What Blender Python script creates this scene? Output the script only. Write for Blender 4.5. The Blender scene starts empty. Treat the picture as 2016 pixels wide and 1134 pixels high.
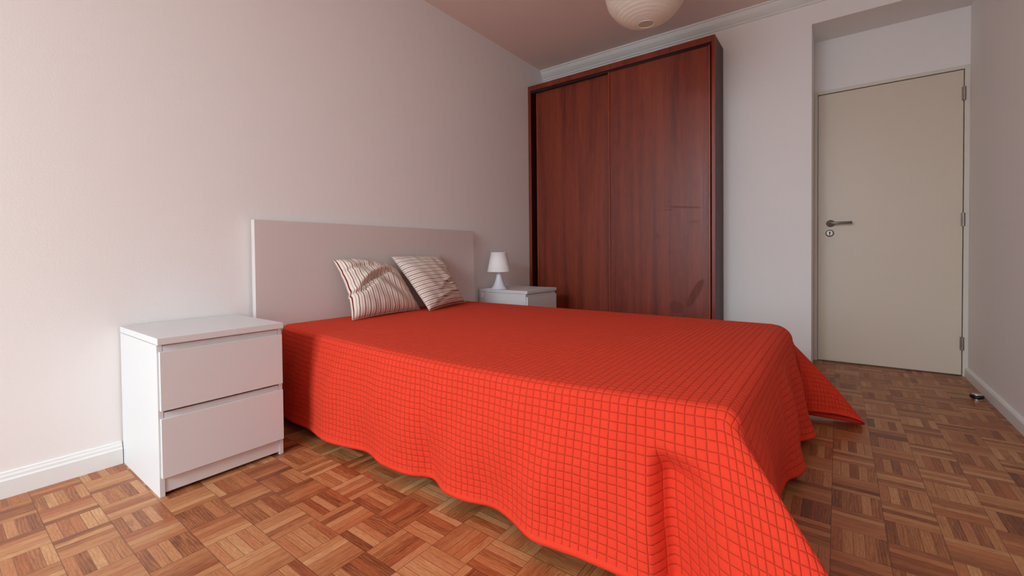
import bpy, bmesh, math, random
import numpy as np
from mathutils import Vector, Matrix

S = bpy.context.scene
C = S.collection
rnd = random.Random(4)

# ------------------------------------------------------------------ camera
F_PX, YAW, PITCH, ROLL = 870.727, 37.0484, -1.0456, -0.5860
CAM = Vector((-3.72496, -2.30916, 0.826246))
SX, SY = -14.716, -51.054
cd = bpy.data.cameras.new('camera'); cam = bpy.data.objects.new('camera', cd); C.objects.link(cam)
cd.sensor_width = 36.0; cd.sensor_fit = 'HORIZONTAL'; cd.lens = F_PX / 2016 * 36
cd.shift_x = -SX / 2016; cd.shift_y = SY / 2016; cd.clip_start = 0.01
_y, _p, _r = map(math.radians, (YAW, PITCH, ROLL))
fw = Vector((math.cos(_y) * math.cos(_p), math.sin(_y) * math.cos(_p), math.sin(_p)))
rt = Vector((math.sin(_y), -math.cos(_y), 0)); up = rt.cross(fw)
r2 = rt * math.cos(_r) + up * math.sin(_r); u2 = -rt * math.sin(_r) + up * math.cos(_r)
cam.matrix_world = Matrix(((r2.x, u2.x, -fw.x, CAM.x), (r2.y, u2.y, -fw.y, CAM.y), (r2.z, u2.z, -fw.z, CAM.z), (0, 0, 0, 1)))
S.camera = cam

# ------------------------------------------------------------------ room dimensions (metres)
H, W = 2.60, 2.98           # ceiling height, distance between left and right walls
XF = -6.20                  # window wall
NY, NH, NR = -2.160, 2.380, 0.349   # door niche: left edge, soffit, depth
WIN = (-2.20, -0.40, 0.45, 2.48)     # window opening y0, y1, z0, z1

# ------------------------------------------------------------------ light
w = bpy.data.worlds.new('World'); S.world = w; w.use_nodes = True
bg = w.node_tree.nodes['Background']; bg.inputs[0].default_value = (0.80, 0.90, 1.0, 1); bg.inputs[1].default_value = 1.5
def area(name, loc, target, sx, sy, power, col):
    l = bpy.data.lights.new(name, 'AREA'); l.shape = 'RECTANGLE'; l.size = sx; l.size_y = sy; l.energy = power; l.color = col
    o = bpy.data.objects.new(name, l); C.objects.link(o); o.location = loc
    o.rotation_euler = (Vector(target) - Vector(loc)).to_track_quat('-Z', 'Y').to_euler(); return o
yc, zc = (WIN[0] + WIN[1]) / 2, (WIN[2] + WIN[3]) / 2
area('window_daylight', (XF - 0.16, yc, zc), (0, yc, zc), WIN[1] - WIN[0], WIN[3] - WIN[2], 50, (0.73, 0.90, 1.0))
area('sky_daylight', (XF - 1.6, yc - .15, 3.5), (-3.1, yc - .15, .4), 3.6, 2.6, 660, (0.72, 0.895, 1.0))
S.view_settings.view_transform = 'Standard'; S.view_settings.look = 'None'
S.view_settings.gamma = 1; S.view_settings.use_curve_mapping = False
S.view_settings.exposure = 0.07

# ------------------------------------------------------------------ helpers
def srgb(r, g, b):
    f = lambda c: (c / 255) / 12.92 if c / 255 <= .04045 else ((c / 255 + .055) / 1.055) ** 2.4
    return (f(r), f(g), f(b), 1)

class NT:
    def __init__(s, name):
        s.m = bpy.data.materials.new(name); s.m.use_nodes = True
        s.t = s.m.node_tree; s.b = s.t.nodes['Principled BSDF']
    def n(s, t, **k):
        o = s.t.nodes.new(t)
        for a, v in k.items(): setattr(o, a, v)
        return o
    def l(s, a, b): s.t.links.new(a, b)
    def val(s, sock, v):
        if isinstance(v, bpy.types.NodeSocket): s.l(v, sock)
        elif v is not None: sock.default_value = v
    def math(s, op, a, b=None, c=None, clamp=False):
        o = s.n('ShaderNodeMath', operation=op, use_clamp=clamp)
        s.val(o.inputs[0], a); s.val(o.inputs[1], b)
        if c is not None: s.val(o.inputs[2], c)
        return o.outputs[0]
    def comb(s, x, y, z=0.0):
        o = s.n('ShaderNodeCombineXYZ'); s.val(o.inputs[0], x); s.val(o.inputs[1], y); s.val(o.inputs[2], z); return o.outputs[0]
    def sep(s, v):
        o = s.n('ShaderNodeSeparateXYZ'); s.l(v, o.inputs[0]); return o.outputs
    def coord(s, k='Object'): return s.n('ShaderNodeTexCoord').outputs[k]
    def noise(s, vec, scale=5, detail=3, rough=.5, dist=0, dim='3D'):
        o = s.n('ShaderNodeTexNoise', noise_dimensions=dim); s.val(o.inputs['Vector'], vec)
        s.val(o.inputs['Scale'], scale); s.val(o.inputs['Detail'], detail); s.val(o.inputs['Roughness'], rough); s.val(o.inputs['Distortion'], dist)
        return o.outputs['Fac']
    def mix(s, f, a, b, mode='MIX'):
        o = s.n('ShaderNodeMix', data_type='RGBA', blend_type=mode)
        s.val(o.inputs[0], f); s.val(o.inputs[6], a); s.val(o.inputs[7], b); return o.outputs[2]
    def ramp(s, f, stops, interp='LINEAR'):
        o = s.n('ShaderNodeValToRGB'); o.color_ramp.interpolation = interp
        e = o.color_ramp.elements
        while len(e) < len(stops): e.new(0.5)
        for i, (p, c) in enumerate(stops): e[i].position = p; e[i].color = c
        s.val(o.inputs[0], f); return o.outputs[0]
    def mapr(s, v, a, b, c=0.0, d=1.0, smooth=False):
        o = s.n('ShaderNodeMapRange'); o.interpolation_type = 'SMOOTHSTEP' if smooth else 'LINEAR'
        s.val(o.inputs[0], v)
        for i, q in enumerate((a, b, c, d)): o.inputs[i + 1].default_value = q
        return o.outputs[0]
    def bump(s, h, strength=.3, dist=.01, normal=None):
        o = s.n('ShaderNodeBump'); s.val(o.inputs['Height'], h); o.inputs['Strength'].default_value = strength
        o.inputs['Distance'].default_value = dist
        if normal is not None: s.l(normal, o.inputs['Normal'])
        s.l(o.outputs[0], s.b.inputs['Normal']); return o.outputs[0]
    def set(s, **k):
        for a, v in k.items(): s.val(s.b.inputs[a.replace('_', ' ')], v)
        return s.m

def paint(name, col, rough=.6, bump=.05, scale=90, var=.02):
    n = NT(name); v = n.coord()
    n.set(Base_Color=n.mix(n.math('MULTIPLY', n.noise(v, 3, 4), var * 4), col, tuple(c * .93 for c in col[:3]) + (1,)), Roughness=rough)
    if bump: n.bump(n.noise(v, scale, 4), bump, .004)
    return n.m

M = {}
M['wall'] = paint('wall_paint', srgb(245, 238, 234), .75, .10, 120)
M['ceiling'] = paint('ceiling_paint', srgb(244, 219, 208), .85, .05)
M['trim'] = paint('white_trim_paint', srgb(238, 236, 232), .4, .02, 30)
M['crown'] = paint('crown_paint', srgb(236, 233, 228), .6, .0)
M['door'] = paint('door_cream_paint', srgb(224, 206, 186), .42, .02, 60)
M['doorframe'] = paint('door_frame_paint', srgb(226, 217, 204), .45, .02, 60)
M['white'] = paint('white_laminate', srgb(220, 217, 215), .45, .0)
M['white'].node_tree.nodes['Principled BSDF'].inputs['Specular IOR Level'].default_value = .3
M['headboard'] = paint('headboard_laminate', srgb(222, 208, 202), .34, .0)
M['plastic'] = paint('white_plastic', srgb(236, 238, 246), .22, .0)
M['white_matte'] = paint('white_shade_plastic', srgb(250, 246, 244), .55, .0)
M['edge_line'] = paint('laminate_joint', srgb(120, 110, 104), .6, .0)
M['dark'] = paint('dark_gap', srgb(40, 28, 24), .8, .0)
M['black'] = paint('black_rubber', srgb(18, 18, 18), .5, .0)
M['mattress'] = paint('mattress_fabric', srgb(225, 220, 212), .9, .1, 200)
n = NT('brushed_steel'); n.set(Base_Color=srgb(160, 150, 142), Metallic=1.0, Roughness=.42); M['steel'] = n.m
n = NT('chrome'); n.set(Base_Color=srgb(225, 222, 220), Metallic=1.0, Roughness=.12); M['chrome'] = n.m

def parquet():
    n = NT('mosaic_parquet'); x, y, z = n.sep(n.coord())
    T = .1292
    gx = n.math('DIVIDE', n.math('ADD', x, 3.120), T); gy = n.math('DIVIDE', n.math('ADD', y, 1.131), T)
    ix, iy = n.math('FLOOR', gx), n.math('FLOOR', gy)
    fx, fy = n.math('SUBTRACT', gx, ix), n.math('SUBTRACT', gy, iy)
    par = n.math('ABSOLUTE', n.math('MODULO', n.math('ADD', n.math('ADD', ix, iy), 200), 2))   # 0: strips run along y
    par = n.math('ROUND', par)
    inv = n.math('SUBTRACT', 1, par)
    # a = across strips, l = along
    a = n.math('ADD', n.math('MULTIPLY', fx, inv), n.math('MULTIPLY', fy, par))
    l = n.math('ADD', n.math('MULTIPLY', fy, inv), n.math('MULTIPLY', fx, par))
    NS = 5
    a5 = n.math('MULTIPLY', a, NS); si = n.math('FLOOR', a5); sf = n.math('SUBTRACT', a5, si)
    key = n.comb(ix, iy, si)
    wn = n.n('ShaderNodeTexWhiteNoise', noise_dimensions='3D'); n.l(key, wn.inputs[0]); rv, rc = wn.outputs
    r1, r2_, r3 = n.sep(rc)
    wt = n.n('ShaderNodeTexWhiteNoise', noise_dimensions='3D'); n.l(n.comb(ix, iy, 77.0), wt.inputs[0]); tv = wt.outputs[0]
    # grain space, stretched along the strip, offset per strip
    gv = n.comb(n.math('MULTIPLY_ADD', r1, 37.0, n.math('MULTIPLY', a, 1.0)), n.math('MULTIPLY_ADD', r2_, 51.0, n.math('MULTIPLY', l, .16)), n.math('MULTIPLY', r3, 23.0))
    g1 = n.noise(gv, 7, 5, .62, 1.4); g2 = n.noise(gv, 42, 3, .6, .3)
    gbig = n.noise(gv, 3.2, 3, .5, 2.5)
    wv = n.n('ShaderNodeTexWave', wave_type='BANDS', bands_direction='X'); n.l(gv, wv.inputs['Vector'])
    wv.inputs['Scale'].default_value = 5.0; wv.inputs['Distortion'].default_value = 9.0; wv.inputs['Detail'].default_value = 3; wv.inputs['Detail Scale'].default_value = 1.1
    tone = n.math('ADD', n.math('MULTIPLY', rv, .66), n.math('MULTIPLY', tv, .24))
    tone = n.math('ADD', tone, n.math('MULTIPLY', n.math('SUBTRACT', g1, .5), .75))
    tone = n.math('ADD', tone, n.math('MULTIPLY', n.math('SUBTRACT', wv.outputs['Fac'], .5), .16))
    tone = n.math('ADD', tone, .03)
    col = n.ramp(tone, [(0.0, srgb(112, 64, 36)), (.22, srgb(160, 100, 60)), (.45, srgb(194, 136, 88)), (.7, srgb(212, 160, 110)), (1.0, srgb(228, 188, 140))])
    red = n.mix(n.math('MULTIPLY', n.math('GREATER_THAN', r3, .72), .35), col, srgb(186, 104, 62))
    fine = n.mapr(g2, .35, .65, .84, 1.08)
    col = n.mix(1.0, red, n.comb(fine, fine, fine), 'MULTIPLY')
    streak = n.mapr(gbig, .60, .72, 0.0, .35, True)
    col = n.mix(streak, col, srgb(120, 70, 42))
    # joints
    e1 = n.math('MINIMUM', sf, n.math('SUBTRACT', 1, sf))                       # /NS
    e2 = n.math('MINIMUM', n.math('MINIMUM', fx, n.math('SUBTRACT', 1, fx)), n.math('MINIMUM', fy, n.math('SUBTRACT', 1, fy)))
    j1 = n.mapr(e1, .0, .055, 1, 0, True); j2 = n.mapr(e2, 0.0, .013, 1, 0, True)
    jw = n.mapr(r1, .1, .9, .30, .80)
    joint = n.math('MAXIMUM', n.math('MULTIPLY', j1, jw), n.math('MULTIPLY', j2, .75))
    col = n.mix(joint, col, srgb(84, 48, 28))
    col = n.mix(1.0, col, (.80, .66, .58, 1), 'MULTIPLY')
    n.set(Base_Color=col, Roughness=n.mapr(g1, .2, .8, .36, .50), IOR=1.5)
    n.bump(n.math('SUBTRACT', n.math('MULTIPLY', rv, .25), joint), .25, .0012)
    return n.m
M['parquet'] = parquet()

def mahogany(name, light=1.0, stains=False):
    n = NT(name); v = n.coord(); x, y, z = n.sep(v)
    sv = n.comb(n.math('MULTIPLY', x, 1.0), y, n.math('MULTIPLY', z, .045))
    bands = n.noise(sv, 13, 4, .55, .5)
    fine = n.noise(n.comb(x, y, n.math('MULTIPLY', z, .012)), 170, 3, .6)
    rib = n.noise(n.comb(x, y, n.math('MULTIPLY', z, .25)), 38, 2, .5, .2)
    t = n.math('ADD', n.math('MULTIPLY', bands, .62), n.math('ADD', n.math('MULTIPLY', fine, .20), n.math('MULTIPLY', rib, .18)))
    k = light
    c = lambda r, g, b: srgb(r * k, g * k, b * k)
    col = n.ramp(t, [(.32, c(98, 34, 17)), (.46, c(124, 46, 25)), (.56, c(138, 56, 31)), (.70, c(150, 68, 40))])
    rough = n.mapr(fine, .3, .7, .34, .46)
    if stains:
        tot = None
        def blob(cy, cz, a, b, rot, soft=.35, st=1.0):
            nonlocal tot
            dy = n.math('SUBTRACT', y, cy); dz = n.math('SUBTRACT', z, cz)
            ca, sa = math.cos(rot), math.sin(rot)
            u = n.math('DIVIDE', n.math('ADD', n.math('MULTIPLY', dy, ca), n.math('MULTIPLY', dz, sa)), a)
            q = n.math('DIVIDE', n.math('SUBTRACT', n.math('MULTIPLY', dz, ca), n.math('MULTIPLY', dy, sa)), b)
            d = n.math('ADD', n.math('MULTIPLY', u, u), n.math('MULTIPLY', q, q))
            d = n.math('ADD', d, n.math('MULTIPLY', n.math('SUBTRACT', n.noise(v, 22, 3), .5), .9))
            m = n.math('MULTIPLY', n.mapr(d, 1 - soft, 1 + soft, 1, 0, True), st)
            tot = m if tot is None else n.math('MAXIMUM', tot, m)
        blob(-1.37, 1.165, .13, .007, .10, .5, .55); blob(-1.27, 1.150, .05, .005, -.05, .5, .5)
        blob(-1.462, .52, .115, .028, 2.05, .3, .9); blob(-1.33, .41, .055, .045, .4, .4, .8)
        blob(-1.19, .95, .025, .018, .5, .5, .45); blob(-1.28, .83, .012, .012, 0, .5, .5); blob(-1.45, 1.05, .03, .012, 0, .5, .3)
        rough = n.math('ADD', rough, n.math('MULTIPLY', tot, .25))
        col = n.mix(n.math('MULTIPLY', tot, .45), col, c(74, 24, 10))
    n.set(Base_Color=col, Roughness=rough, Coat_Weight=.06 if light > .7 else 0.0, Coat_Roughness=.3)
    if light < .7: n.b.inputs['Specular IOR Level'].default_value = .2
    n.bump(fine, .06, .001)
    return n.m
M['wood'] = mahogany('mahogany_veneer', 1.0); M['wood_door'] = mahogany('mahogany_door_veneer', 1.0, True)
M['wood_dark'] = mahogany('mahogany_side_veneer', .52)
M['wood_edge'] = mahogany('mahogany_edge_strip', 1.12)

def quilt():
    n = NT('quilted_cotton'); u, v, _ = n.sep(n.coord('UV')); cell = .0222
    # UV is stored in metres
    wob = n.math('MULTIPLY', n.math('SUBTRACT', n.noise(n.comb(u, v), 14, 2), .5), .05)
    au = n.math('ADD', n.math('DIVIDE', u, cell), wob); av = n.math('ADD', n.math('DIVIDE', v, cell), wob)
    fu = n.math('ABSOLUTE', n.math('SUBTRACT', n.math('FRACT', au), .5)); fv = n.math('ABSOLUTE', n.math('SUBTRACT', n.math('FRACT', av), .5))
    # puff 1 in cell middle, 0 on the stitch line
    def puff(f): return n.math('SQRT', n.math('MAXIMUM', n.math('SUBTRACT', 1.0, n.math('POWER', n.math('MULTIPLY', f, 2), 5.0)), 0))
    h = n.math('MULTIPLY', puff(fu), puff(fv))
    edge = n.math('MAXIMUM', fu, fv)
    line = n.mapr(edge, .462, .5, 0, 1, True)
    weave = n.noise(n.comb(u, v), 900, 2); mid = n.noise(n.comb(u, v), 60, 3)
    wrk = n.noise(n.comb(u, v), 28, 4, .6, .6)
    base = n.mix(n.math('MULTIPLY', mid, .35), srgb(226, 61, 38), srgb(213, 53, 31))
    col = n.mix(n.math('MULTIPLY', line, .30), base, srgb(150, 26, 14))
    n.set(Base_Color=col, Roughness=.85, Sheen_Weight=.12, Sheen_Roughness=.5)
    n.b.inputs['Sheen Tint'].default_value = srgb(255, 130, 90)
    n.b.inputs['Specular IOR Level'].default_value = .2
    hh = n.math('ADD', h, n.math('ADD', n.math('MULTIPLY', wrk, .45), n.math('MULTIPLY', weave, .04)))
    n.bump(hh, .85, .0042)
    return n.m
M['quilt'] = quilt()
n = NT('quilt_hem_binding'); u, v, _ = n.sep(n.coord('UV'))
n.set(Base_Color=srgb(230, 62, 38), Roughness=.85); n.b.inputs['Specular IOR Level'].default_value = .2
n.bump(n.noise(n.comb(n.math('MULTIPLY', u, 1.0), n.math('MULTIPLY', v, 1.0)), 130, 2), .5, .003)
M['hem'] = n.m

def stripes(name):
    n = NT(name); u, v, _ = n.sep(n.coord('UV')); P = .0262
    q = n.math('FRACT', n.math('DIVIDE', n.math('ADD', u, n.math('MULTIPLY', n.noise(n.comb(u, v), 9, 2), .002)), P))
    def band(c, hw): return n.mapr(n.math('ABSOLUTE', n.math('SUBTRACT', q, c)), hw * .7, hw * 1.3, 1, 0)
    col = n.mix(band(.25, .075), srgb(240, 226, 212), srgb(120, 28, 30))
    col = n.mix(n.math('MULTIPLY', band(.75, .045), .85), col, srgb(112, 104, 88))
    col = n.mix(n.math('MULTIPLY', band(.52, .03), .35), col, srgb(190, 160, 140))
    n.set(Base_Color=col, Roughness=.9); n.b.inputs['Specular IOR Level'].default_value = .2
    n.bump(n.noise(n.comb(u, v), 500, 2), .15, .001)
    return n.m
M['stripe'] = stripes('striped_cushion_cotton')

def paper():
    n = NT('rice_paper'); x, y, z = n.sep(n.coord())
    t = n.n('ShaderNodeBsdfTranslucent'); t.inputs[0].default_value = srgb(246, 232, 214)
    n.set(Base_Color=srgb(246, 234, 220), Roughness=.8)
    mx = n.n('ShaderNodeMixShader'); mx.inputs[0].default_value = .35
    n.l(n.b.outputs[0], mx.inputs[1]); n.l(t.outputs[0], mx.inputs[2]); n.l(mx.outputs[0], n.t.nodes['Material Output'].inputs[0])
    n.bump(n.noise(n.coord(), 40, 3), .15, .004)
    return n.m
M['paper'] = paper()

# ------------------------------------------------------------------ mesh helpers
def obj(name, bm, mat, parent=None, smooth=False, bevel=0.0, seg=2):
    me = bpy.data.meshes.new(name); bmesh.ops.recalc_face_normals(bm, faces=bm.faces[:]); bm.to_mesh(me); bm.free()
    me.materials.append(mat)
    o = bpy.data.objects.new(name, me); C.objects.link(o)
    if parent: o.parent = parent
    if smooth:
        me.polygons.foreach_set('use_smooth', [True] * len(me.polygons))
    if bevel:
        b = o.modifiers.new('bevel', 'BEVEL'); b.width = bevel; b.segments = seg; b.limit_method = 'ANGLE'; b.angle_limit = math.radians(40)
        b.harden_normals = False
    return o
def box(bm, x0, x1, y0, y1, z0, z1):
    x0, x1 = sorted((x0, x1)); y0, y1 = sorted((y0, y1)); z0, z1 = sorted((z0, z1))
    vs = [bm.verts.new(p) for p in ((x0, y0, z0), (x1, y0, z0), (x1, y1, z0), (x0, y1, z0), (x0, y0, z1), (x1, y0, z1), (x1, y1, z1), (x0, y1, z1))]
    for f in ((0, 3, 2, 1), (4, 5, 6, 7), (0, 1, 5, 4), (1, 2, 6, 5), (2, 3, 7, 6), (3, 0, 4, 7)): bm.faces.new([vs[i] for i in f])
def boxes(*bs):
    bm = bmesh.new()
    for b in bs: box(bm, *b)
    return bm
def lathe(bm, prof, cx=0, cy=0, n=48, cap0=False, cap1=False):
    rings = []
    for r, z in prof:
        rings.append([bm.verts.new((cx + r * math.cos(2 * math.pi * k / n), cy + r * math.sin(2 * math.pi * k / n), z)) for k in range(n)])
    for a, b in zip(rings, rings[1:]):
        for k in range(n): bm.faces.new((a[k], a[(k + 1) % n], b[(k + 1) % n], b[k]))
    if cap0: bm.faces.new(rings[0])
    if cap1: bm.faces.new(rings[-1])
def tube(bm, pts, r, n=10, sy=1.0):
    pts = [Vector(p) for p in pts]; rings = []
    for i, p in enumerate(pts):
        d = (pts[min(i + 1, len(pts) - 1)] - pts[max(i - 1, 0)]).normalized()
        a = d.orthogonal().normalized() if abs(d.z) > .95 else d.cross(Vector((0, 0, 1))).normalized()
        b = d.cross(a).normalized(); rr = r[i] if isinstance(r, (list, tuple)) else r
        rings.append([bm.verts.new(p + a * rr * math.cos(2 * math.pi * k / n) + b * rr * sy * math.sin(2 * math.pi * k / n)) for k in range(n)])
    for a, b in zip(rings, rings[1:]):
        for k in range(n): bm.faces.new((a[k], a[(k + 1) % n], b[(k + 1) % n], b[k]))
    bm.faces.new(rings[0]); bm.faces.new(rings[-1])
def extrude_profile(bm, prof, p0, p1, out):
    """prof: list of (outward, z); swept from p0 to p1, out = unit vector into the room"""
    A = [bm.verts.new((p0[0] + out[0] * a, p0[1] + out[1] * a, z)) for a, z in prof]
    B = [bm.verts.new((p1[0] + out[0] * a, p1[1] + out[1] * a, z)) for a, z in prof]
    n = len(prof)
    for i in range(n): bm.faces.new((A[i], A[(i + 1) % n], B[(i + 1) % n], B[i]))
    bm.faces.new(A); bm.faces.new(B)
def thing(name, label, cat, loc=(0, 0, 0), group=None):
    o = bpy.data.objects.new(name, None); C.objects.link(o); o.location = loc; o.empty_display_size = .1
    o['label'] = label; o['category'] = cat
    if group: o['group'] = group
    return o
def tag(o, label, cat, group=None):
    o['label'] = label; o['category'] = cat
    if group: o['group'] = group
    return o
def struct(name, bm, mat, label=None, **k):
    o = obj(name, bm, mat, **k); o['kind'] = 'structure'
    if label: o['label'] = label
    return o
def local(o, parent):
    """mesh built in world coordinates under an Empty that has a location"""
    o.parent = parent; o.matrix_parent_inverse = Matrix.Translation(-parent.location); return o

# ------------------------------------------------------------------ room shell
OUT = .40
struct('floor', boxes((XF - .2, .45, -W - .12, .12, -.05, 0)), M['parquet'], 'mosaic parquet floor of small oak fingers laid in a basket weave')
struct('ceiling', boxes((XF - .2, .45, -W - .12, .12, H, H + .1)), M['ceiling'], 'plain flat white ceiling')
struct('wall_left', boxes((XF - .2, .45, 0, .12, 0, H)), M['wall'], 'long white wall behind the bed headboard')
struct('wall_right', boxes((XF - .2, .45, -W - .12, -W, 0, H)), M['wall'], 'white wall to the right of the door')
DY0, DY1, DH = -2.187, -2.951, 1.982
struct('wall_back', boxes((0, .45, NY, 0, 0, H), (0, .45, -W, NY, NH, H), (NR, .45, -W, NY, DH + .028, NH)), M['wall'],
       'white far wall with the wardrobe and a recess for the door')
y0, y1, z0, z1 = WIN
struct('wall_front', boxes((XF - .2, XF, -W, y0, 0, H), (XF - .2, XF, y1, 0, 0, H), (XF - .2, XF, y0, y1, 0, z0), (XF - .2, XF, y0, y1, z1, H)), M['wall'],
       'white wall with the window')
wf = struct('window_1', boxes((XF - .09, XF - .04, y0, y0 + .06, z0, z1), (XF - .09, XF - .04, y1 - .06, y1, z0, z1), (XF - .09, XF - .04, y0 + .06, y1 - .06, z0, z0 + .06),
            (XF - .09, XF - .04, y0 + .06, y1 - .06, z1 - .06, z1), (XF - .09, XF - .04, yc - .04, yc + .04, z0 + .06, z1 - .06)), M['trim'], 'white window frame with two lights', bevel=.004)

# baseboards
BB = [(0, .0), (.016, .0), (.016, .060), (.012, .066), (.011, .074), (.007, .080), (.006, .086), (0, .088)]
bm = bmesh.new(); extrude_profile(bm, BB, (XF, 0), (-3.246, 0), (0, -1)); extrude_profile(bm, BB, (-2.808, 0), (-2.76, 0), (0, -1)); extrude_profile(bm, BB, (-1.11, 0), (-1.05, 0), (0, -1))
extrude_profile(bm, BB, (-.60, 0), (-.285, 0), (0, -1))
struct('baseboard_left', bm, M['trim'], 'white moulded skirting board under the headboard wall')
BC = [(0, 0), (.016, 0), (.016, .050), (.012, .058), (0, .062)]
bm = bmesh.new(); extrude_profile(bm, BC, (NR - .012, -W), (XF, -W), (0, 1)); struct('baseboard_right', bm, M['trim'], 'white skirting board under the right wall')
bm = bmesh.new(); extrude_profile(bm, BC, (0, -1.608), (0, NY), (-1, 0)); struct('baseboard_back', bm, M['trim'], 'white skirting board between wardrobe and door recess')
# crown moulding on the far wall
CR = [(0, H), (.060, H), (.060, H - .012), (.052, H - .014), (.050, H - .022), (.040, H - .042), (.022, H - .062), (.010, H - .072), (.010, H - .082), (0, H - .086)]
bm = bmesh.new(); extrude_profile(bm, CR, (0, 0), (0, -W), (-1, 0))
struct('trim_1', bm, M['crown'], 'pale cove moulding between the far wall and the ceiling')

# ------------------------------------------------------------------ door in its recess
dframe = struct('trim_2', boxes((NR - .004, .45, NY, DY0 + .004, 0, DH + .028), (NR - .004, .45, DY1 - .004, -W, 0, DH + .028), (NR - .004, .45, DY0 + .004, DY1 - .004, DH + .005, DH + .028)), M['doorframe'], 'narrow cream frame around the door', bevel=.002)
dr = struct('door_1', boxes((NR + .002, NR + .040, DY1, DY0, .008, DH)), M['door'], 'plain flush cream door standing closed in its recess', bevel=.002)
obj('door_gap_shade', boxes((NR + .041, NR + .050, DY1 - .0035, DY0 + .0035, .002, DH + .0045)), M['dark'], dr)  # dark sheet behind the leaf, shade of the door gaps put into its colour
for z in (1.828, 1.019, .214):
    bm = bmesh.new(); tube(bm, [(NR - .007, DY1 - .002, z - .043), (NR - .007, DY1 - .002, z + .043)], .0085, 14)
    box(bm, NR - .002, NR + .001, DY1 - .002, DY1 + .010, z - .043, z + .043)
    h = obj('hinge', bm, M['steel'], dr, smooth=False); h['label'] = 'grey metal barrel hinge'
hy, hz = -2.262, 1.027
bm = bmesh.new(); lathe(bm, [(.0, 0), (.0255, 0), (.0265, .004), (.024, .009), (.012, .0105), (.010, .012), (.0095, .045)], n=32, cap1=True)
bmesh.ops.rotate(bm, verts=bm.verts, matrix=Matrix.Rotation(-math.pi / 2, 3, 'Y')); bmesh.ops.translate(bm, verts=bm.verts, vec=(NR + .002, hy, hz))
pts = [(NR - .040, hy, hz), (NR - .050, hy - .004, hz), (NR - .053, hy - .014, hz), (NR - .053, hy - .125, hz)]
tube(bm, pts, [.0095, .0098, .0095, .0092], 14)
o = obj('door_handle', bm, M['steel'], dr, smooth=True); o['label'] = 'brushed steel lever handle on a round rose'
bm = bmesh.new(); lathe(bm, [(.0, 0), (.0255, 0), (.0265, .003), (.024, .008), (.017, .009), (.0, .0085)], n=32)
bmesh.ops.rotate(bm, verts=bm.verts, matrix=Matrix.Rotation(-math.pi / 2, 3, 'Y')); bmesh.ops.translate(bm, verts=bm.verts, vec=(NR + .002, hy + .004, hz - .072))
es = obj('keyhole_rose', bm, M['steel'], dr, smooth=True); es['label'] = 'round brushed steel keyhole rose'
bm = boxes((NR - .0085, NR - .006, hy + .0008, hy + .0072, hz - .086, hz - .066)); lathe(bm, [(0, 0), (.0062, 0), (.0062, .0025), (0, .0025)], n=16)
vs = [v for v in bm.verts][8:]
bmesh.ops.rotate(bm, verts=vs, matrix=Matrix.Rotation(-math.pi / 2, 3, 'Y')); bmesh.ops.translate(bm, verts=vs, vec=(NR - .006, hy + .004, hz - .066))
obj('keyhole', bm, M['black'], es)

# ------------------------------------------------------------------ wardrobe
wd = thing('wardrobe', 'tall reddish brown mahogany wardrobe with two sliding doors against the far wall', 'wardrobe', (-.141, -.80, 0))
WX, WY, WT = -.282, -1.605, 2.375
def wpart(name, bm, mat, **k): return local(obj(name, bm, mat, **k), wd)
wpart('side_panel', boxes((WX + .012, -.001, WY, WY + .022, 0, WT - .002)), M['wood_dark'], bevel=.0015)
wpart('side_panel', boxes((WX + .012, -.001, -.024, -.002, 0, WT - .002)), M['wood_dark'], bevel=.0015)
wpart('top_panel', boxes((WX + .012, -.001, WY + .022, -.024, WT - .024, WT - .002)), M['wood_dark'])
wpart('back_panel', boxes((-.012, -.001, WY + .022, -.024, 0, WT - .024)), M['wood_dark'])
wpart('face_frame', boxes((WX, WX + .012, WY, WY + .024, 0, WT), (WX, WX + .012, -.030, -.002, 0, WT), (WX, WX + .012, WY + .024, -.030, WT - .045, WT),
      (WX, WX + .012, WY + .024, -.030, 0, .06)), M['wood'], bevel=.0015)
wpart('door_track', boxes((WX + .014, -.20, WY + .023, -.025, WT - .062, WT - .0245)), M['dark'])
# right door in the front track, left door behind it
o = wpart('door', boxes((WX + .020, WX + .040, -1.555, -.80, .065, WT - .060)), M['wood_door'], bevel=.001); rd = o
def strip(y0, y1, x0, x1): return local(obj('edge_strip', boxes((x0, x1, y0, y1, .065, WT - .060)), M['wood_edge'], bevel=.003, seg=3), wd)
for yy in ((-1.571, -1.555, WX + .012, WX + .042), (-.80, -.786, WX + .012, WX + .042)):
    s = strip(*yy); s.parent = rd
    s.matrix_parent_inverse = Matrix.Identity(4)
rd2 = wpart('door', boxes((WX + .048, WX + .068, -.786, -.078, .065, WT - .060)), M['wood'], bevel=.001)
s = strip(-.078, -.062, WX + .044, WX + .068); s.parent = rd2; s.matrix_parent_inverse = Matrix.Identity(4)

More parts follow.
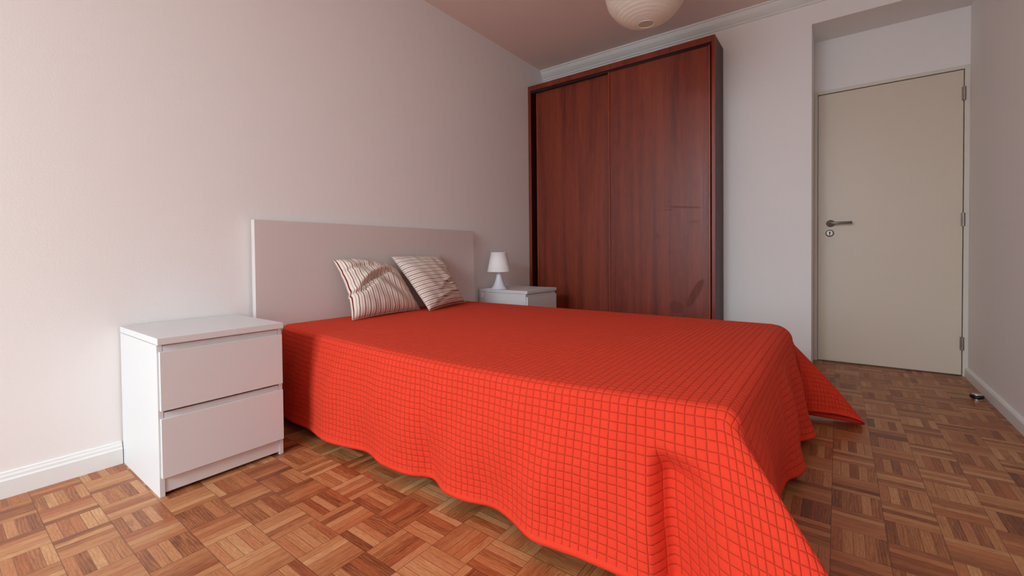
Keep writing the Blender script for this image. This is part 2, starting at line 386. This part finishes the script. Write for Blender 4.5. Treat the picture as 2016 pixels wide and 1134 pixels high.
# ------------------------------------------------------------------ bed
bed = thing('bed', 'double bed with a tall flat white headboard between the two chests', 'bed', (-1.93, -1.05, 0))
HL, HR = -2.743, -1.129
o = local(obj('headboard', boxes((HL, HR, -.052, -.018, .02, 1.006)), M['headboard'], bevel=.0012), bed)
o['label'] = 'tall flat white headboard panel'
local(obj('side_rail', boxes((-2.575, -2.55, -2.03, -.053, .17, .36)), M['white'], bevel=.002), bed)
local(obj('side_rail', boxes((-1.29, -1.265, -2.03, -.053, .17, .36)), M['white'], bevel=.002), bed)
local(obj('foot_rail', boxes((-2.575, -1.265, -2.055, -2.031, .17, .36)), M['white'], bevel=.002), bed)
for lx in (-2.54, -1.33):
    for ly in (-.12, -1.98): local(obj('leg', boxes((lx, lx + .03, ly - .03, ly, 0, .169)), M['white'], bevel=.002), bed)
local(obj('mattress', boxes((-2.54, -1.30, -2.02, -.058, .25, .447)), M['mattress'], bevel=.04, seg=4), bed)

# ------------------------------------------------------------------ bedspread
def smooth_interp(xs, keys):
    """Catmull-Rom through keys [(x, v...)] evaluated at xs"""
    K = np.array(keys, float); kx = K[:, 0]; kv = K[:, 1:]
    m = np.zeros_like(kv); m[1:-1] = (kv[2:] - kv[:-2]) / (kx[2:] - kx[:-2])[:, None]
    m[0] = (kv[1] - kv[0]) / (kx[1] - kx[0]); m[-1] = (kv[-1] - kv[-2]) / (kx[-1] - kx[-2])
    out = []
    for x in xs:
        i = int(np.clip(np.searchsorted(kx, x) - 1, 0, len(kx) - 2)); h = kx[i + 1] - kx[i]; t = (x - kx[i]) / h
        a = 2 * t ** 3 - 3 * t * t + 1; b = t ** 3 - 2 * t * t + t; c = -2 * t ** 3 + 3 * t * t; d = t ** 3 - t * t
        out.append(a * kv[i] + b * h * m[i] + c * kv[i + 1] + d * h * m[i + 1])
    return np.array(out)

R = .032
ZT = .468
YF = -2.093; YR = -2.055; XR = -1.225; RX0, RX1 = .012, .050
Y0 = -.056
NL = 240; NF = 140; NC = 44
uL = np.linspace(Y0, YF, NL)
# inner left edge x (rib start) as a function of -y
innerx = smooth_interp(-uL, [(.04, -2.585), (.4, -2.615), (.9, -2.645), (1.3, -2.655), (1.7, -2.645), (2.1, -2.600)])[:, 0]
ztl = smooth_interp(-uL, [(.04, .478), (.3, .472), (1.0, .466), (1.6, .466), (2.1, .470)])[:, 0]
# left hem: x read off the photograph (hem about 5 cm above the floor)
HEMZ = .045
def fl(x, y, z=HEMZ):
    k = (CAM.z - z) / CAM.z; return (-(CAM.y + k * (y - CAM.y)), CAM.x + k * (x - CAM.x))
hk = [fl(*p) for p in ((-2.600, .02), (-2.622, -.127), (-2.620, -.285), (-2.650, -.473), (-2.636, -.60), (-2.609, -.728), (-2.640, -.86), (-2.643, -.96), (-2.633, -1.03), (-2.600, -1.115),
      (-2.640, -1.21), (-2.645, -1.27), (-2.638, -1.326), (-2.616, -1.413), (-2.636, -1.498), (-2.677, -1.60), (-2.672, -1.68), (-2.660, -1.775), (-2.650, -1.882), (-2.650, -1.93))]
def pleat(u):   # sharp step inward of the side, then easing outwards to the corner
    a = 1 / (1 + math.exp(-(u - 1.950) / .0045)); b = min(1, max(0, (u - 1.958) / (-YF - 1.958)))
    return .085 * a * math.cos(b * math.pi / 2) ** 1.6
ribs = []   # each: (P0, n_dir, hem, zt, uv0, uvdir, D)
hx = smooth_interp(-uL, hk + [(2.02, -2.735), (2.10, -2.750), (2.2, -2.76)])[:, 0]
kw = 33; hp = np.pad(hx, kw, mode='edge'); hbase = np.convolve(hp, np.hanning(2 * kw + 1) / np.hanning(2 * kw + 1).sum(), mode='valid')
for i, y in enumerate(uL):
    u = -y; px = innerx[i]
    dy = -.07 * max(0, (u - 1.75) / .35) ** 1.5
    ribs.append(dict(P0=(px, y, ztl[i]), n=(-1, 0), wave=hx[i] - hbase[i], H=(hbase[i], y + dy, HEMZ - .02 * max(0, (u - 1.75) / .35)), f=min(1, max(0, (u - 1.85) / .24)), fold=pleat(u), uv0=(0, u), uvd=(1, 0), D=.455))
NCK = [(0, -2.752, -2.175, .025), (15, -2.772, -2.255, .018), (32, -2.795, -2.36, .010), (45, -2.785, -2.450, .004), (54, -2.72, -2.41, .004), (70, -2.57, -2.27, .02), (90, -2.47, -2.205, .035)]
def fan(c, zt, keys, a0, a1, uvc, su, sv, n, ex):
    A = np.linspace(0, 90, n + 2)[1:-1]; Hs = smooth_interp(A, keys)
    for a, h in zip(A, Hs):
        r = math.radians(a); ang = math.radians(a0 + (a1 - a0) * a / 90); D = .455 / max(math.cos(r), math.sin(r))
        D = min(D, .625)
        ribs.append(dict(P0=(c[0], c[1], zt), n=(math.cos(ang), math.sin(ang)), H=tuple(h), fold=0, uv0=uvc, uvd=(su * math.cos(r), sv * math.sin(r)), D=D, f=1, ex=ex))
# the left-side uv: (distance outwards from the left edge, -y); top uv: (-(x-XL), -y)
XL0 = innerx[-1]
fan((XL0, YF), ztl[-1], NCK, 180, 270, (0, -YF), 1, 1, NC, RX0)
xs = np.linspace(XL0, XR, NF)
FK = [(-2.62, -2.47, -2.225, .035), (-2.45, -2.38, -2.20, .04), (-2.25, -2.20, -2.168, .04), (-1.97, -1.96, -2.172, .04), (-1.88, -1.88, -2.205, .04), (-1.81, -1.815, -2.219, .04), (-1.74, -1.745, -2.205, .04),
      (-1.66, -1.655, -2.17, .04), (-1.58, -1.575, -2.172, .04), (-1.50, -1.505, -2.215, .04), (-1.445, -1.445, -2.238, .04), (-1.38, -1.375, -2.215, .04), (-1.31, -1.30, -2.17, .045), (-1.22, -1.205, -2.16, .055)]
FH = smooth_interp(xs, FK); zf = smooth_interp(xs, [(XL0, ztl[-1]), (-2.2, .474), (-1.9, .478), (-1.5, .478), (XR, .470)])[:, 0]
for i, x in enumerate(xs):
    tt = i / (NF - 1); yy = YF + (YR - YF) * tt
    ribs.append(dict(P0=(x, yy, zf[i]), n=(0, -1), H=tuple(FH[i]), f=max(1 - tt / .15, (tt - .85) / .15, 0), ex=RX0 + (RX1 - RX0) * tt, fold=0, uv0=(-(x - XL0), -yy), uvd=(0, 1), D=.445))
FCK = [(0, -1.190, -2.165, .060), (15, -1.165, -2.235, .060), (32, -1.130, -2.34, .052), (41, -1.095, -2.405, .028), (47, -1.060, -2.408, .007), (60, -1.045, -2.34, .003), (90, -1.10, -2.15, .02)]
fan((XR, YR), zf[-1], FCK, 270, 360, (-(XR - XL0), -YR), -1, 1, NC, RX1)
for y in np.linspace(YR, Y0, NL):
    f = .012 * math.sin(y * 9)
    ribs.append(dict(P0=(XR, y, ZT + .004), n=(1, 0), H=(-1.145 + f, y, .05), fold=0, uv0=(-(XR - XL0), -y), uvd=(-1, 0), D=.44))
KA, KS = 12, 46
V = []; UV = []
for r in ribs:      # the foot end is rounded more softly than the long side
    ny = -r['n'][1]
    if ny > 0: r['R'] = R + r['ex'] * ny ** 1.5; r['Rv'] = R + .8 * r['ex'] * ny ** 1.5
for q, r in enumerate(ribs):
    P = np.array(r['P0']); nx, ny = r['n']; Hh = np.array(r['H']); D = r['D']
    Rh = r.get('R', R); Rv = r.get('Rv', R)
    arc = (Rh + Rv) / 2 * math.pi / 2; St = P + np.array([nx * Rh, ny * Rh, -Rv])
    row = []
    for k in range(KA + 1):
        t = k / KA * math.pi / 2
        p = P + np.array([nx * Rh * math.sin(t), ny * Rh * math.sin(t), -Rv * (1 - math.cos(t))]); rho = arc * k / KA
        row.append((p, rho))
    L = D - arc
    for k in range(1, KS + 1):
        wv = k / KS
        f = r.get('f', 0); f = f * f * (3 - 2 * f)           # 1 in the corner cones, 0 on the straight sides
        wh = wv ** (1.12 - .12 * f)
        p = np.array([St[0] + (Hh[0] - St[0]) * wh, St[1] + (Hh[1] - St[1]) * wh, St[2] + (Hh[2] - St[2]) * wv])
        bel = .012 * (math.sin(math.pi * wv) * f + math.sin(math.pi * min(1, wv * 1.2)) * (1 - f)); p[0] += nx * bel; p[1] += ny * bel
        if 'wave' in r: p[0] += r['wave'] * wv ** 1.7
        if r['fold']:
            g = min(1, max(0, (wv - .17) / .22)); g = g * g * (3 - 2 * g); p[0] += r['fold'] * g
        row.append((p, arc + L * wv))
    V.append([p for p, _ in row]); UV.append([(r['uv0'][0] + r['uvd'][0] * rho, r['uv0'][1] + r['uvd'][1] * rho) for _, rho in row])
V = np.array(V); UV = np.array(UV)
# gentle billow noise on the hanging parts
for q in range(V.shape[0]):
    r = ribs[q]; s = r['uv0'][1] * 1.0 + r['uv0'][0] * .7
    for k in range(KA, V.shape[1]):
        wv = (k - KA) / KS
        d = .0060 * math.sin(s * 17 + wv * 3.1) * math.sin(wv * 3.0 + s * 5) + .0022 * math.sin(s * 41 + 5 * wv) - .007 * math.exp(-((s - 1.155 - .03 * wv) / .022) ** 2)
        d *= math.sin(math.pi * min(1, wv * 1.0)) ** .7 if wv < 1 else 0
        V[q, k, 0] += r['n'][0] * d; V[q, k, 1] += r['n'][1] * d
nq, nk = V.shape[:2]
verts = V.reshape(-1, 3).tolist(); uvs = UV.reshape(-1, 2).tolist(); faces = []; mats = []
for q in range(nq - 1):
    for k in range(nk - 1):
        a = q * nk + k; faces.append((a, a + 1, a + nk + 1, a + nk)); mats.append(1 if k >= nk - 3 else 0)
# top: grid between left ribs and right ribs, rows along y
NT_ = 120; base = len(verts)
for i in range(NL):
    li = i * nk; ri = (nq - 1 - i) * nk
    A = np.array(verts[li]); B = np.array(verts[ri]); ua = uvs[li]; ub = uvs[ri]
    for j in range(1, NT_ - 1):
        t = j / (NT_ - 1); p = A * (1 - t) + B * t
        env = (math.sin(math.pi * t)) ** .6 * min(1, (i + .0) / 6, (NL - 1 - i) / 14) if 0 < i < NL - 1 else 0
        p[2] += .010 * max(env, 0) + env * .0022 * math.sin(p[0] * 7 + p[1] * 3) * math.cos(p[1] * 6)
        verts.append(p.tolist()); uvs.append((ua[0] * (1 - t) + ub[0] * t, ua[1] * (1 - t) + ub[1] * t))
def tid(i, j):
    if j == 0: return i * nk
    if j == NT_ - 1: return (nq - 1 - i) * nk
    return base + i * (NT_ - 2) + j - 1
# last top row (foot) must share the foot ribs' starting points: fill with the foot rib starts instead
fstart = NL + NC
footids = [(fstart + j) * nk for j in range(NF)]
for i in range(NL - 2):
    for j in range(NT_ - 1):
        faces.append((tid(i, j), tid(i + 1, j), tid(i + 1, j + 1), tid(i, j + 1))); mats.append(0)
# zip row NL-2 (NT_ points) to the foot start points (NF points)
top = [tid(NL - 2, j) for j in range(NT_)]; bot = footids
top[0:0] = []; a = b = 0
faces.append((tid(NL - 2, 0), tid(NL - 1, 0), bot[0])); mats.append(0)
while a < NT_ - 1 or b < NF - 1:
    if b >= NF - 1 or (a < NT_ - 1 and (a + 1) / (NT_ - 1) <= (b + 1) / (NF - 1)):
        faces.append((top[a], bot[b], top[a + 1])); a += 1
    else:
        faces.append((top[a], bot[b], bot[b + 1])); b += 1
    mats.append(0)
faces.append((top[-1], bot[-1], tid(NL - 1, NT_ - 1))); mats.append(0)
me = bpy.data.meshes.new('bedspread'); me.from_pydata(verts, [], faces); me.update()
me.materials.append(M['quilt']); me.materials.append(M['hem'])
me.polygons.foreach_set('material_index', mats); me.polygons.foreach_set('use_smooth', [True] * len(faces))
ul = me.uv_layers.new(name='UVMap'); li = np.zeros(len(me.loops), dtype=np.int32); me.loops.foreach_get('vertex_index', li)
ul.data.foreach_set('uv', np.array(uvs)[li].ravel())
bm = bmesh.new(); bm.from_mesh(me); bmesh.ops.remove_doubles(bm, verts=bm.verts, dist=.00005); bmesh.ops.recalc_face_normals(bm, faces=bm.faces[:]); bm.to_mesh(me); bm.free()
bs = bpy.data.objects.new('bedspread', me); C.objects.link(bs)
sd = bs.modifiers.new('thickness', 'SOLIDIFY'); sd.thickness = .005; sd.offset = -1; sd.material_offset_rim = 0
tag(bs, 'bright orange red quilted bedspread with small squares draped over the bed', 'bedspread')

# ------------------------------------------------------------------ cushions
def cushion(label, c00, c10, c11, c01, thick, nrm, stripe_dir, seed, sag, creases, bows=(0, 0, 0, 0), us=1.0):
    """corners: bottom-left, bottom-right, top-right, top-left; nrm points to the room"""
    rr = random.Random(seed); N = 64
    c = [Vector(p) for p in (c00, c10, c11, c01)]; nrm = Vector(nrm).normalized()
    W_ = ((c[1] - c[0]).length + (c[2] - c[3]).length) / 2; H_ = ((c[3] - c[0]).length + (c[2] - c[1]).length) / 2
    ph = [(rr.uniform(0, 6.28), rr.uniform(7, 22), rr.uniform(7, 22)) for _ in range(7)]
    bm = bmesh.new(); uvl = bm.loops.layers.uv.new('UVMap'); G = {}
    def pt(i, j, side):
        s, t = i / N, j / N
        # edges bow inwards between the corners
        sx = 2 * s - 1; ty = 2 * t - 1
        ss = .5 + .5 * sx * (1 - .04 * (1 - ty * ty) * abs(sx) ** 3); tt = .5 + .5 * ty * (1 - .04 * (1 - sx * sx) * abs(ty) ** 3)
        p = c[0] * (1 - ss) * (1 - tt) + c[1] * ss * (1 - tt) + c[2] * ss * tt + c[3] * (1 - ss) * tt
        ax = (c[1] - c[0]).normalized(); ay = (c[3] - c[0]).normalized()
        p += ax * (bows[0] * math.sin(math.pi * t) * (1 - s) ** 2 - bows[1] * math.sin(math.pi * t ** .8) * s ** 2)
        p += ay * (bows[2] * math.sin(math.pi * s) * (1 - t) ** 2 - bows[3] * math.sin(math.pi * s) * t ** 2)
        e = max(0, (1 - sx ** 4)) ** .55 * max(0, (1 - ty ** 4)) ** .55
        h = thick * e * (1 - .25 * (sx * sx + ty * ty) / 2)
        wr = 0
        for q, (a, f, g) in enumerate(ph): wr += math.sin(f * s + g * t + a + 1.5 * math.sin(5 * s + q))
        edge = 1 - min(1, 4 * min(s, 1 - s, t, 1 - t))
        h += side * 0 + .0018 * wr * e + .004 * edge * math.sin(40 * (s if min(t, 1 - t) < min(s, 1 - s) else t) + seed) * e
        if side > 0:
            for (cs, ct, ang, ln, wd_, dp) in creases:
                dx, dz = s - cs, t - ct; u = dx * math.cos(ang) + dz * math.sin(ang); v = -dx * math.sin(ang) + dz * math.cos(ang) + .25 * u * u
                h -= dp * math.exp(-(u / ln) ** 4) * (math.exp(-(v / wd_) ** 2) - .45 * math.exp(-((v - 2 * wd_) / (1.4 * wd_)) ** 2))
        back = 1.0 if side > 0 else .45
        return p + nrm * side * h * back + Vector((0, 0, -sag * math.sin(math.pi * s) * (t) ** 2))
    for side in (1, -1):
        for i in range(N + 1):
            for j in range(N + 1):
                if side < 0 and (i in (0, N) or j in (0, N)): G[side, i, j] = G[1, i, j]
                else: G[side, i, j] = bm.verts.new(pt(i, j, side))
    for side in (1, -1):
        for i in range(N):
            for j in range(N):
                q = [(i, j), (i + 1, j), (i + 1, j + 1), (i, j + 1)]
                if side < 0: q = q[::-1]
                f = bm.faces.new([G[side, a, b] for a, b in q]); f.smooth = True
                for lp, (a, b) in zip(f.loops, q):
                    su, sv = a / N * W_, b / N * H_
                    lp[uvl].uv = (su * us, sv) if stripe_dir == 0 else (sv * us, su)
    # keep it on the bedspread
    me = bpy.data.meshes.new('cushion'); bm.to_mesh(me); bm.free(); me.materials.append(M['stripe'])
    o = bpy.data.objects.new('cushion', me); C.objects.link(o)
    # cord-like seam round the edge as a part
    bm = bmesh.new(); ring = [(i, 0) for i in range(N)] + [(N, j) for j in range(N)] + [(N - i, N) for i in range(N)] + [(0, N - j) for j in range(N)]
    pts = [me.vertices[0].co.copy() for _ in ()]
    P = [pt(a, b, 1) for a, b in ring]; rings = []
    for i, p in enumerate(P):
        d = (P[(i + 1) % len(P)] - P[i - 1]).normalized(); a = d.cross(nrm).normalized()
        rings.append([bm.verts.new(p + a * .0022 * math.cos(k * math.pi / 3) + nrm * .0022 * math.sin(k * math.pi / 3)) for k in range(6)])
    for i in range(len(rings)):
        A_, B_ = rings[i], rings[(i + 1) % len(rings)]
        for k in range(6): bm.faces.new((A_[k], A_[(k + 1) % 6], B_[(k + 1) % 6], B_[k]))
    obj('seam', bm, M['seam'], o, smooth=True)
    tag(o, label, 'cushion', 'striped cushions leaning on the headboard'); return o
M['seam'] = paint('cushion_seam', srgb(214, 196, 182), .9, .0)
cushion('striped cushion on the left with upright stripes, lower at its right', (-2.352, -.262, .486), (-1.835, -.215, .486), (-1.930, -.100, .745), (-2.347, -.085, .803), .078, (-.15, -.75, .45), 0, 3, .0,
        [(.45, .62, .50, .34, .034, .034), (.08, .38, .15, .16, .022, .016), (.30, .46, .55, .16, .02, .014), (.30, .80, .15, .30, .03, .012)], (.02, .0, .0, -.03), .80)
cushion('striped cushion on the right with crosswise stripes, standing taller beside the lamp', (-1.868, -.335, .488), (-1.385, -.190, .488), (-1.515, -.075, .822), (-1.945, -.080, .818), .072, (.05, -.8, .40), 1, 8, .0,
        [(.78, .42, .25, .26, .026, .024), (.55, .16, .18, .38, .022, .016), (.90, .66, -.4, .14, .02, .012), (.6, .30, .1, .3, .02, .008)], (.0, .045, .0, .0), 1.0)

# ------------------------------------------------------------------ two-drawer chests
def chest(loc, label):
    """0.424 wide, 0.47 deep, 0.55 high; local origin at the back left foot, -y to the room"""
    t = thing('bedside_chest', label, 'nightstand', loc, 'white two drawer bedside chests')
    w_, d_, h_ = .424, .462, .551; ft = .016
    obj('side_panel', boxes((0, .016, -d_ + ft, 0, 0, h_ - .0235)), M['white'], t, bevel=.001)
    obj('side_panel', boxes((w_ - .016, w_, -d_ + ft, 0, 0, h_ - .0235)), M['white'], t, bevel=.001)
    obj('back_panel', boxes((.016, w_ - .016, -.008, -.002, .04, h_ - .0235)), M['white'], t)
    obj('top_panel', boxes((-.001, w_ + .001, -d_, 0, h_ - .023, h_)), M['white'], t, bevel=.0012)
    for z0, z1 in ((.068, .273), (.300, .504)):
        dr_ = obj('drawer', boxes((.005, w_ - .005, -d_, -d_ + ft - .001, z0, z1)), M['white'], t, bevel=.001)
        obj('drawer_box', boxes((.022, w_ - .022, -d_ + ft + .003, -.03, z0 + .02, z1 + .006), (.0175, w_ - .0175, -d_ + ft - .0005, -d_ + ft + .012, z0 + .02, z1 + .018)), M['white'], dr_)
    obj('front_rail', boxes((.0165, w_ - .0165, -d_ + ft + .006, -d_ + ft + .022, h_ - .04, h_ - .0238)), M['white'], t)
    obj('plinth', boxes((.0165, w_ - .0165, -d_ + ft + .004, -d_ + ft + .020, .012, .072)), M['white'], t, bevel=.001)
    # thin joint line between side and top
    obj('joint', boxes((-.0003, w_ + .0003, -d_ + ft + .002, -.002, h_ - .0245, h_ - .0232)), M['edge_line'], t)
    return t
chest((-3.243, -.008, 0), 'white two drawer bedside chest with a bare top, beside the left end of the headboard')
chest((-1.030, -.020, 0), 'white two drawer bedside chest carrying the small lamp, in the corner by the wardrobe')

# ------------------------------------------------------------------ table lamp
lp = thing('table_lamp', 'small white table lamp with conical shade on the corner chest', 'lamp', (-.958, -.165, .5512))
bm = bmesh.new()
lathe(bm, [(.0, .0), (.062, .0), (.064, .003), (.061, .009), (.051, .019), (.040, .038), (.031, .062), (.0245, .085), (.0215, .103), (.0208, .115), (.0235, .132), (.027, .148), (.018, .152), (.010, .154), (.010, .175), (0, .175)], n=48)
obj('base', bm, M['plastic'], lp, smooth=True)
bm = bmesh.new(); lathe(bm, [(.091, .135), (.093, .135), (.093, .141), (.0915, .142), (.0635, .283), (.0645, .284), (.0645, .289), (.062, .289), (.0615, .283), (.089, .142), (.091, .135)], n=64)
lathe(bm, [(.012, .176), (.013, .176), (.013, .18), (.012, .18)], n=24)
for k in range(3):
    a = k * 2.094 + .4; tube(bm, [(.012 * math.cos(a), .012 * math.sin(a), .178), (.083 * math.cos(a), .083 * math.sin(a), .172)], .0012, 6)
obj('lamp_shade', bm, M['white_matte'], lp, smooth=True)
bm = bmesh.new()
kx = -1.030 - .001 - lp.location.x; ky = -lp.location.y; kz = -lp.location.z
cp = [(-.060, -.01, .004), (-.066, .02, .0035), (-.064, .055, .003), (kx + .006, ky - .098, .0035), (kx - .0035, ky - .090, .001), (kx - .004, ky - .086, -.012), (kx - .004, ky - .070, -.034)]
tube(bm, cp, .0024, 8)
cp2 = [(kx - .004, ky - .056, -.066), (kx - .005, ky - .055, -.12), (kx - .005, ky - .07, -.25), (kx - .005, ky - .06, -.40), (kx - .006, ky - .05, -.52)]
tube(bm, cp2, .0024, 8)
cdm = obj('cord', bm, M['plastic'], lp, smooth=True)
bm = bmesh.new(); box(bm, -.006, .006, -.010, .010, -.021, .021)
bmesh.ops.rotate(bm, verts=bm.verts, matrix=Matrix.Rotation(.42, 3, 'X')); bmesh.ops.translate(bm, verts=bm.verts, vec=(kx - .0075, ky - .063, -.051))
obj('switch', bm, M['plastic'], cdm, bevel=.003)

# ------------------------------------------------------------------ paper lantern
pl_ = thing('pendant_lamp', 'round ribbed white rice paper lantern hanging from the ceiling', 'lamp', (-1.372, -1.49, 0))
bm = bmesh.new(); prof = []; Rr = .212; zc_ = 2.228; Hh_ = .192; NR_ = 26
a0 = math.asin(.040 / Rr)
steps = NR_ * 6
for k in range(steps + 1):
    t = k / steps; a = a0 + (math.pi - 2 * a0) * t
    rr_ = Rr * (math.sin(a) ** .94); zz = zc_ - Hh_ * math.cos(a)
    s = abs(math.sin(math.pi * t * NR_)); rr_ -= .0026 * s * (1 if .02 < t < .98 else 0)
    prof.append((rr_, zz))
lathe(bm, prof, n=96)
rl_ = random.Random(2)
for v in bm.verts:
    a = math.atan2(v.co.y, v.co.x); k = 1 + .006 * math.sin(5 * a + v.co.z * 20) + .003 * math.sin(13 * a + v.co.z * 55)
    v.co.x *= k; v.co.y *= k
obj('lamp_shade', bm, M['paper'], pl_, smooth=True)
bm = bmesh.new(); ring = [(.0405 * math.cos(a), .0405 * math.sin(a), prof[0][1] + .001 * math.sin(3 * a)) for a in [k * math.pi / 24 for k in range(49)]]
tube(bm, ring, .0018, 8); obj('wire_ring', bm, M['white_matte'], pl_, smooth=True)
bm = bmesh.new(); tube(bm, [(0, 0, 2.36), (0, 0, H - .03)], .003, 8); obj('cord', bm, M['plastic'], pl_, smooth=True)
bm = bmesh.new(); lathe(bm, [(0, H - .045), (.02, H - .045), (.045, H - .02), (.05, H - .0005), (0, H - .0005)], n=32); obj('ceiling_rose', bm, M['plastic'], pl_, smooth=True)
bm = bmesh.new(); lathe(bm, [(0, 2.18), (.014, 2.184), (.026, 2.2), (.03, 2.222), (.024, 2.25), (.014, 2.27), (.013, 2.29)], n=24); lathe(bm, [(.018, 2.285), (.02, 2.29), (.02, 2.36), (0, 2.365)], n=24)
obj('bulb', bm, M['white_matte'], pl_, smooth=True)

# ------------------------------------------------------------------ door stop
ds = thing('door_stop', 'small chrome floor door stop with a black rubber ring beside the right wall', 'door stop', (-.262, -2.915, 0))
bm = bmesh.new(); lathe(bm, [(0, .0), (.021, .0), (.022, .002), (.022, .012), (.018, .014), (.018, .032), (.022, .033), (.021, .036), (0, .037)], n=32); obj('body', bm, M['chrome'], ds, smooth=False)
bm = bmesh.new(); lathe(bm, [(.0185, .014), (.026, .0145), (.0285, .018), (.0285, .028), (.026, .0315), (.0185, .032)], n=32); o = obj('rubber_ring', bm, M['black'], ds, smooth=True); o['label'] = 'black rubber ring'
